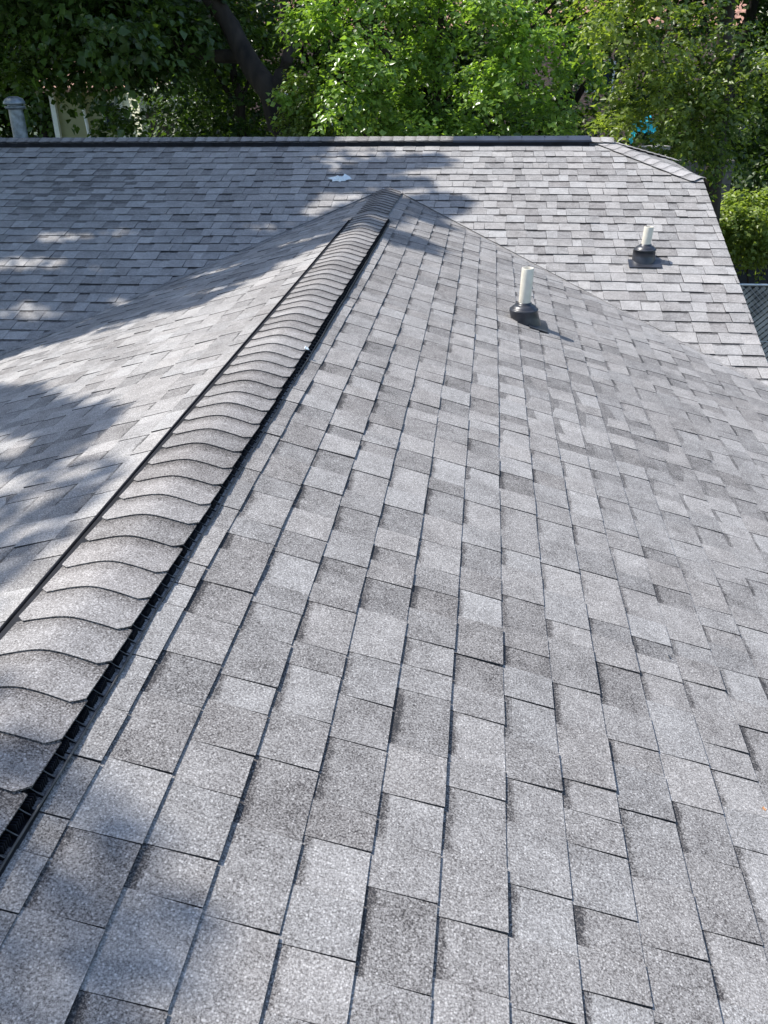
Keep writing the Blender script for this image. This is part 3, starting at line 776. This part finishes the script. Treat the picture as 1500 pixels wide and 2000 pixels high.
for wx in (.8, 3.5):
    for wy in (20.62, 22.1):
        mb = MB(); mb.tube([(CXo+wx, wy, CZ+.32), (CXo+wx, wy+.2, CZ+.32)], .32, 20, sm=False); mb.build('wheel', M_TYRE, car)
tag(sheet('road', -12, 8, 19.6, 24.5, CZ, M_DIRT, 8, 4), kind='structure')
pc = tag(empty('garden_umbrella', (-2.75, 19.4, GZ)), 'white folded garden umbrella beside the car, glimpsed above the ridge', 'umbrella')
c = px(636, 235, 19.4)
mb = MB(); n = 12
prf = [(0.005, .30), (.035, .28), (.10, .12), (.16, -.02), (.14, -.16), (.06, -.22)]
b = 0
for r, z in prf:
    for k in range(n*2):
        q = 1.0 if k % 2 else .68; an = math.pi*k/n; mb.v.append((c.x+r*q*math.cos(an), c.y+r*q*math.sin(an), c.z+z))
for i in range(len(prf)-1):
    for k in range(n*2): mb.f.append([i*2*n+k, i*2*n+(k+1) % (2*n), (i+1)*2*n+(k+1) % (2*n), (i+1)*2*n+k]); mb.sm.append(False)
mb.build('canopy', M_TRIM, pc); mb = MB(); mb.tube([(c.x, c.y, GZ), (c.x, c.y, c.z+.36)], .022, 10); mb.build('pole', M_GREYW, pc)
# ------------------------------------------------------------------ trees
def split_blobs(bl, k=4, f=.42):
    out = []
    for b in bl:
        for _ in range(k):
            d = Vector((rnd.gauss(0, 1), rnd.gauss(0, 1), rnd.gauss(0, 1))).normalized()*rnd.uniform(.35, .95)
            q = f*rnd.uniform(.7, 1.3); out.append((b[0]+d.x*b[3], b[1]+d.y*b[4], b[2]+d.z*b[5], b[3]*q, b[4]*q, b[5]*q*.8, b[6]+rnd.uniform(-.22, .22)))
    return out
def blobpx(lst, y, yj=.6, depth=1.0):
    out = []
    for (u, v, r, *t) in lst:
        yy = y+rnd.uniform(-yj, yj); c = px(u, v, yy); m = r/1693.915*(yy+1.08)*1.12
        out.append((c.x, c.y, c.z, m, m*depth, m*.8, *(t or [0])))
    return out
ctree = tag(empty('maple_tree', (.4, 13.6, GZ)), 'bright green leafy tree standing in the sun behind the middle of the ridge', 'tree')
bl = blobpx([(720, 40, 95, .15), (640, 95, 75, .05), (790, 120, 80), (690, 190, 75, -.15), (600, 185, 45, .1), (760, 235, 60), (860, 215, 70, -.05), (880, 60, 60, .1),
             (985, 130, 85, .15), (930, 180, 60, .15), (1000, 235, 60, -.1), (960, 20, 80, .0), (1080, 190, 55, .1), (1090, 245, 50, .1), (870, 255, 50, .15), (800, 262, 40, .1), (925, 262, 40, .1), (990, 264, 40), (820, 250, 35), (1060, 40, 60), (1150, 60, 45, .1),
             (820, -40, 90), (1020, -60, 80), (1130, 130, 40, -.1)], 12.8, .9)
bl = split_blobs(bl, 5, .29)
C, A, N_, S, T = sprays(bl, 112, .092, per=16, length=.30, droop=.6, shell=.35)
leaf_mesh('crown', C, A, N_, S, T, M_LBR, ctree, .36)
trunk([(.4, 13.6, GZ), (.35, 13.6, -1.5), (.1, 13.7, .3)], (.17, .11), [([(.1, 13.7, .2), (-.6, 13.3, 1.2), (-1.3, 13, 2.0)], .07), ([(.2, 13.7, -.3), (1.0, 13.2, .9), (1.8, 13.0, 1.8)], .07), ([(.1, 13.7, .3), (.2, 13.3, 1.6), (.2, 13.0, 2.9)], .07), ([(.3, 13.6, -1.2), (1.2, 13.0, .0), (1.9, 12.8, .5)], .05), ([(.3, 13.6, -1.0), (-.7, 13.0, .0), (-1.6, 12.8, .5)], .05)], ctree)
ytree = tag(empty('elm_tree', (4.3, 12.6, GZ)), 'yellow green tree with drooping sprays behind the right end of the roof', 'tree')
bl = blobpx([(1265, 120, 60, .1), (1335, 150, 75, .1), (1300, 215, 75), (1230, 215, 50, .1), (1360, 235, 70, -.15), (1420, 200, 50, -.2), (1190, 60, 50, .1), (1240, 30, 70, -.05), (1160, 15, 45, .1),
             (1340, 40, 60, -.35), (1440, 120, 60, -.35), (1495, 150, 35, .1), (1300, 290, 45, -.25), (1380, 285, 50, -.3), (1200, 245, 30, .1)], 11.6, .7)
bl = split_blobs(bl, 5, .29)
C, A, N_, S, T = sprays(bl, 112, .074, per=22, length=.34, droop=.8, shell=.3)
leaf_mesh('crown', C, A, N_, S, T, M_LYL, ytree, .33)
trunk([(4.3, 12.6, GZ), (4.2, 12.5, -1), (4.1, 12.3, .5), (3.9, 12.1, 1.8)], (.16, .09), [([(4.2, 12.4, -.2), (3.4, 12, .6), (2.8, 11.8, .9)], .05), ([(4.1, 12.3, .4), (3.4, 11.9, 1.4), (2.6, 11.7, 1.8)], .05), ([(4.1, 12.3, .6), (4.8, 12.0, 1.4)], .05)], ytree)
sb = tag(empty('leafy_shrub', (5.1, 13.2, GZ)), 'pale green shrub in sunlight at the right edge above the dark shed', 'shrub')
bl = blobpx([(1440, 425, 45, .15), (1490, 420, 45, .1), (1455, 465, 40), (1500, 465, 40, .1), (1550, 440, 55), (1475, 490, 22, .2), (1415, 430, 25, .1)], 13.0, .25)
C, A, N_, S, T = sprays(bl, 150, .075, per=20, length=.22, droop=.5, shell=.4, tonebase=.6)
leaf_mesh('crown', C, A, N_, S, T, M_LYL, sb, .33)
trunk([(5.1, 13.2, GZ), (5.15, 13.2, -2.2)], (.04, .03), [([(5.15, 13.2, -2.3), (4.9, 13.1, -1.3)], .02), ([(5.15, 13.2, -2.3), (5.5, 13.1, -1.3)], .02)], sb)
# hanging twigs at the left of the bright tree (yellowing) and a shrub under it
s2 = tag(empty('lilac_shrub', (-2.4, 13.2, GZ)), 'olive green shrub at the foot of the leaning trunk behind the ridge', 'shrub')
bl = blobpx([(595, 215, 32, .1), (580, 170, 22, .1), (600, 255, 35), (575, 250, 25), (640, 250, 25)], 13.0, .2)
C, A, N_, S, T = sprays(bl, 160, .06, per=20, length=.2, droop=.4, shell=.3, tonebase=.35)
leaf_mesh('crown', C, A, N_, S, T, M_LYL, s2, .33)
trunk([(-2.2, 13.3, GZ), (-2.15, 13.3, -.2)], (.05, .03), [([(-2.15, 13.3, -.5), (-1.9, 13.2, .3)], .02)], s2)
# ---- big shade tree: leaning trunk behind the ridge, crown over the left of the roof
shade = tag(empty('shade_tree', (-1.9, 15.0, GZ)), 'large dark shade tree with a leaning trunk, its crown over the left of the roof', 'tree')
def s_noise(x, y):
    return (math.sin(x*3.1+y*1.7+1)+math.sin(x*-2.3+y*4.4+2)+math.sin(x*6.1+y*3.2)*.6+math.sin(x*9.3-y*7.9)*.5)/3.1
HOLES = [(-2.95, 6.95, .36, .14), (-2.42, 7.0, .20, .11), (-3.05, 6.45, .52, .15), (-2.45, 6.42, .20, .12), (-2.75, 5.72, .32, .14), (-1.1, 7.15, .22, .10), (-2.0, 5.85, .25, .15),
         (-.60, 8.60, .30, .20), (-.25, 8.72, .35, .10), (-3.9, 6.9, .3, .1), (-3.6, 5.3, .4, .2)]
def shaded(x, y):
    """is this roof spot in tree shade in the photograph"""
    far = (y-Y0 > -abs(x))
    n = s_noise(x, y)
    if far:
        if x < 0:
            for hx, hy, a_, b_ in HOLES:
                if ((x-hx)/a_)**2+((y-hy)/b_)**2 < 1+.6*n: return rr.random() < .06
            if x < -.72+.12*n: return True
        # dapples round the apex
        for hx, hy, a_, b_ in ((-.1, 8.42, .45, .13), (.35, 8.50, .22, .13), (-.42, 8.05, .3, .22), (.48, 7.55, .30, .22), (.15, 8.0, .25, .1)):
            if ((x-hx)/a_)**2+((y-hy)/b_)**2 < 1+.35*n: return True
        return False
    if x < -.0:
        # band along the left valley: low edge read off the photograph
        lx = [-3.2, -2.7, -2.0, -1.3, -.85, -.5, -.2, 0]; ly = [5.1, 4.95, 4.8, 4.62, 4.62, 5.05, 5.55, 5.95]
        lim = np.interp(x, lx, ly)+.22*n
        if y > lim:
            if y < lim+1.6 and s_noise(x*1.2+5+y*.8, y*3.5+x*2.0) > .42: return False
            return True
        if -3.0 < x < -.62+.06*n and 1.75+.25*n < y < 1.72-x+.12*n:
            if abs(y-(1.15-x)) < .13+.05*n and x < -.95: return False
            return rr.random() < (1 if y > 2.0 else .6)
        if y < 1.6+.3*n and x < -.27 and x > -1.6: return rr.random() < .26
        if y < .22+.15*n: return rr.random() < .12
        if x > -.2 and 5.6 < y < 7.9: return n > -.3
        return False
    if y < .02-.6*(x-.25)+.08*n and x < .42+.1*n: return rr.random() < .15
    for hx, hy, a_, b_ in ((.32, 5.85, .24, .22), (.22, 7.35, .3, .22), (.1, 6.7, .12, .5), (.45, 6.95, .15, .12)):
        if ((x-hx)/a_)**2+((y-hy)/b_)**2 < 1+.35*n: return True
    return False
def roof_z(x, y): return p*(y-Y0) if y-Y0 > -abs(x) else -p*abs(x)
pts = []
rr = random.Random(33)
for _ in range(200000):
    x = rr.uniform(-7.5, .9); y = rr.uniform(-2.2, 9.1)
    if shaded(x, y): pts.append((x, y))
P2 = []
for (x, y) in pts:
    L_ = rr.uniform(7.2, 10.5); q = Vector((x, y, roof_z(x, y)))+SUN*L_; P2.append(tuple(q))
P2 = np.array(P2); n = len(P2); print('shade leaves', n)
C2 = P2; A2 = unit(n); N2 = np.array([-.42, .2, .885])+rng.normal(size=(n, 3))*.45; S2 = .11*(.7+.6*rng.random(n)); T2 = np.clip(.5+rng.normal(size=n)*.2, 0, 1)
def ok(q, r):
    for zt in (0.0, 1.5):
        l = Vector(q)-SUN*((q[2]-zt)/SUN.z)
        if l.x > -1.7-r*.6 and l.y < 16: return False
    return True
bl = []
for _ in range(60):     # main crown behind and left of the ridge; low sprays hang into the left of the picture
    u = rnd.uniform(-250, 560); v = rnd.uniform(-330, 60) if u < 320 else rnd.uniform(-330, 130); y = rnd.uniform(12, 19)
    q = px(u, v, y); r = rnd.uniform(.7, 1.15)
    if ok((q.x, q.y, q.z), r): bl.append((q.x, q.y, q.z, r, r, r*.7, rnd.uniform(-.2, .2)))
for _ in range(26):
    q = px(rnd.uniform(40, 340), rnd.uniform(30, 98), rnd.uniform(15, 20)); bl.append((q.x, q.y, q.z, .55, .55, .40, rnd.uniform(-.2, .2)))
for i_ in range(34):
    q = px(rnd.uniform(40, 345), rnd.uniform(105, 150), rnd.uniform(15, 20))
    if i_ % 3: bl.append((q.x, q.y, q.z, .30, .30, .24, rnd.uniform(-.2, .2)))
for _ in range(8):
    q = px(rnd.uniform(205, 300), rnd.uniform(215, 250), rnd.uniform(18, 20)); bl.append((q.x, q.y, q.z, .16, .16, .12, rnd.uniform(-.2, .2)))
for _ in range(150):
    q = (rnd.uniform(-15, 0.5), rnd.uniform(10, 22), rnd.uniform(4.0, 8.5)); r = rnd.uniform(1.2, 1.9)
    if ok(q, r): bl.append((*q, r, r, r*.6, 0))
for _ in range(22):
    q = (rnd.uniform(-9, -2.8), rnd.uniform(2, 10.5), rnd.uniform(7.2, 9.5)); r = rnd.uniform(.5, .8)
C, A, N_, S, T = sprays(bl, 17, .13, per=22, length=.6, droop=.3, shell=.2, tonebase=.45)
C = np.concatenate([C, C2]); A = np.concatenate([A, A2]); N_ = np.concatenate([N_, N2]); S = np.concatenate([S, S2]); T = np.concatenate([T, T2])
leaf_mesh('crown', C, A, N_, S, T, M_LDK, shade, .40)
t0 = px(562, 262, 14.2); t1 = px(530, 185, 14.2); t2 = px(480, 110, 14.4); t3 = px(430, 20, 14.6)
trunk([(t0.x+.5, 14.4, GZ), (t0.x+.1, 14.3, -1.2), tuple(t0), tuple(t1), tuple(t2), tuple(t3), (-5.2, 13.5, 4.5), (-6.3, 12, 6.8)], (.26, .10),
      [([tuple(t1), tuple(px(560, 120, 14.3)), tuple(px(555, 20, 14.4)), (-2.2, 13.5, 4.5)], .13), ([(-5.2, 13.5, 4.5), (-6.2, 10.5, 6.5), (-6.8, 8.5, 7.4)], .06),
       ([(-4.4, 14, 3.4), (-4.6, 12.5, 5.4)], .07), ([tuple(t2), tuple(px(400, 110, 15)), tuple(px(300, 60, 15.5)), (-8.5, 16, 4)], .12), ([(-3.4, 14.4, 2), (-2.4, 15.5, 4.5), (-1.2, 16, 6.5)], .11)], shade)
# ---- further trees: dark wall of crowns, each its own tree
def bg_tree(x, y, h, r, mat, label, tone=.0, leaf=.2, dens=5, low=.25, group=None):
    t = tag(empty('background_tree', (x, y, GZ)), label, 'tree', group)
    bl = []
    for k in range(26):
        zz = GZ+h*(low+(1-low)*rnd.random()); f = 1-((zz-GZ)/h-.55)**2*1.6; an = rnd.uniform(0, 6.28); q = r*f*rnd.random()**.6*.8
        b = r*rnd.uniform(.32, .5); bl.append((x+q*math.cos(an), y+q*math.sin(an), zz, b, b, b*.75, tone+rnd.uniform(-.15, .15)))
    C, A, N_, S, T = sprays(bl, dens, leaf, per=20, length=leaf*4.5, droop=.3, shell=.2, tonebase=.45)
    leaf_mesh('crown', C, A, N_, S, T, mat, t, .42)
    trunk([(x, y, GZ), (x+rnd.uniform(-.3, .3), y, GZ+h*.4), (x+rnd.uniform(-.5, .5), y, GZ+h*.75)], (r*.07, r*.03), [([(x, y, GZ+h*.35), (x+r*.5, y, GZ+h*.6)], r*.03), ([(x, y, GZ+h*.4), (x-r*.5, y, GZ+h*.65)], r*.03)], t)
BG = [(-19, 26, 9, 3.6, 'dark green tree at the far left behind the metal flue', -.1), (-7.9, 28.5, 10.5, 2.4, 'dark tree whose crown hangs over the brown board fence', -.2), (-5.9, 24, 9, 2.4, 'dark tree just left of the leaning trunk', -.15),
      (-4.6, 30, 10, 3.4, 'dense dark tree behind the leaning trunk', -.1), (-.8, 27, 10, 3.2, 'dark tree filling the gaps behind the bright green tree', 0), (3.2, 25, 10, 3.0, 'dark tree between the bright green and the yellow green tree', -.05),
      (6.6, 22, 9.5, 3.0, 'dark tree behind the yellow green tree', -.1), (10.5, 24, 10, 3.6, 'dark tree at the upper right corner', -.15), (8.2, 18, 7.5, 2.2, 'low dark tree at the right edge above the pale shrub', -.2), (13.5, 30, 10, 4, 'furthest dark tree beyond the right edge', -.1)]
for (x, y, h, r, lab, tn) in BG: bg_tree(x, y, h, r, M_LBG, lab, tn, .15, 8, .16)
k = 0
for x in range(-38, 34, 6):
    bg_tree(x+rnd.uniform(-1.5, 1.5), 58+rnd.uniform(-3, 4), rnd.uniform(14, 17), 5.2, M_LBG, 'distant dark tree in the row of crowns closing the background', 0, .34, 3.2, .1, 'distant trees in a row behind the houses')
# dark hedge: low growth behind the fence and roof on the right
for (x, y, h, r, lab) in ((4.6, 17.6, 2.7, 1.3, 'dark shrub in the shade behind the block wall'), (6.9, 16.9, 2.6, 1.2, 'dark shrub in the shade left of the right edge'), (3.0, 18.5, 3.4, 1.3, 'dark shrub under the yellow green tree')):
    t = tag(empty('dark_shrub', (x, y, GZ)), lab, 'shrub')
    bl = [(x+rnd.uniform(-.7, .7)*r, y+rnd.uniform(-.6, .6)*r, GZ+h*rnd.uniform(.2, .85), r*.5, r*.5, r*.4, rnd.uniform(-.2, .1)) for _ in range(12)]
    C, A, N_, S, T = sprays(bl, 16, .1, per=20, length=.35, droop=.3, shell=.2, tonebase=.4)
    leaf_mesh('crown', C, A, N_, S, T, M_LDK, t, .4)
    trunk([(x, y, GZ), (x, y, GZ+h*.6)], (.05, .03), [([(x, y, GZ+.4), (x+.4, y, GZ+h*.6)], .02)], t)
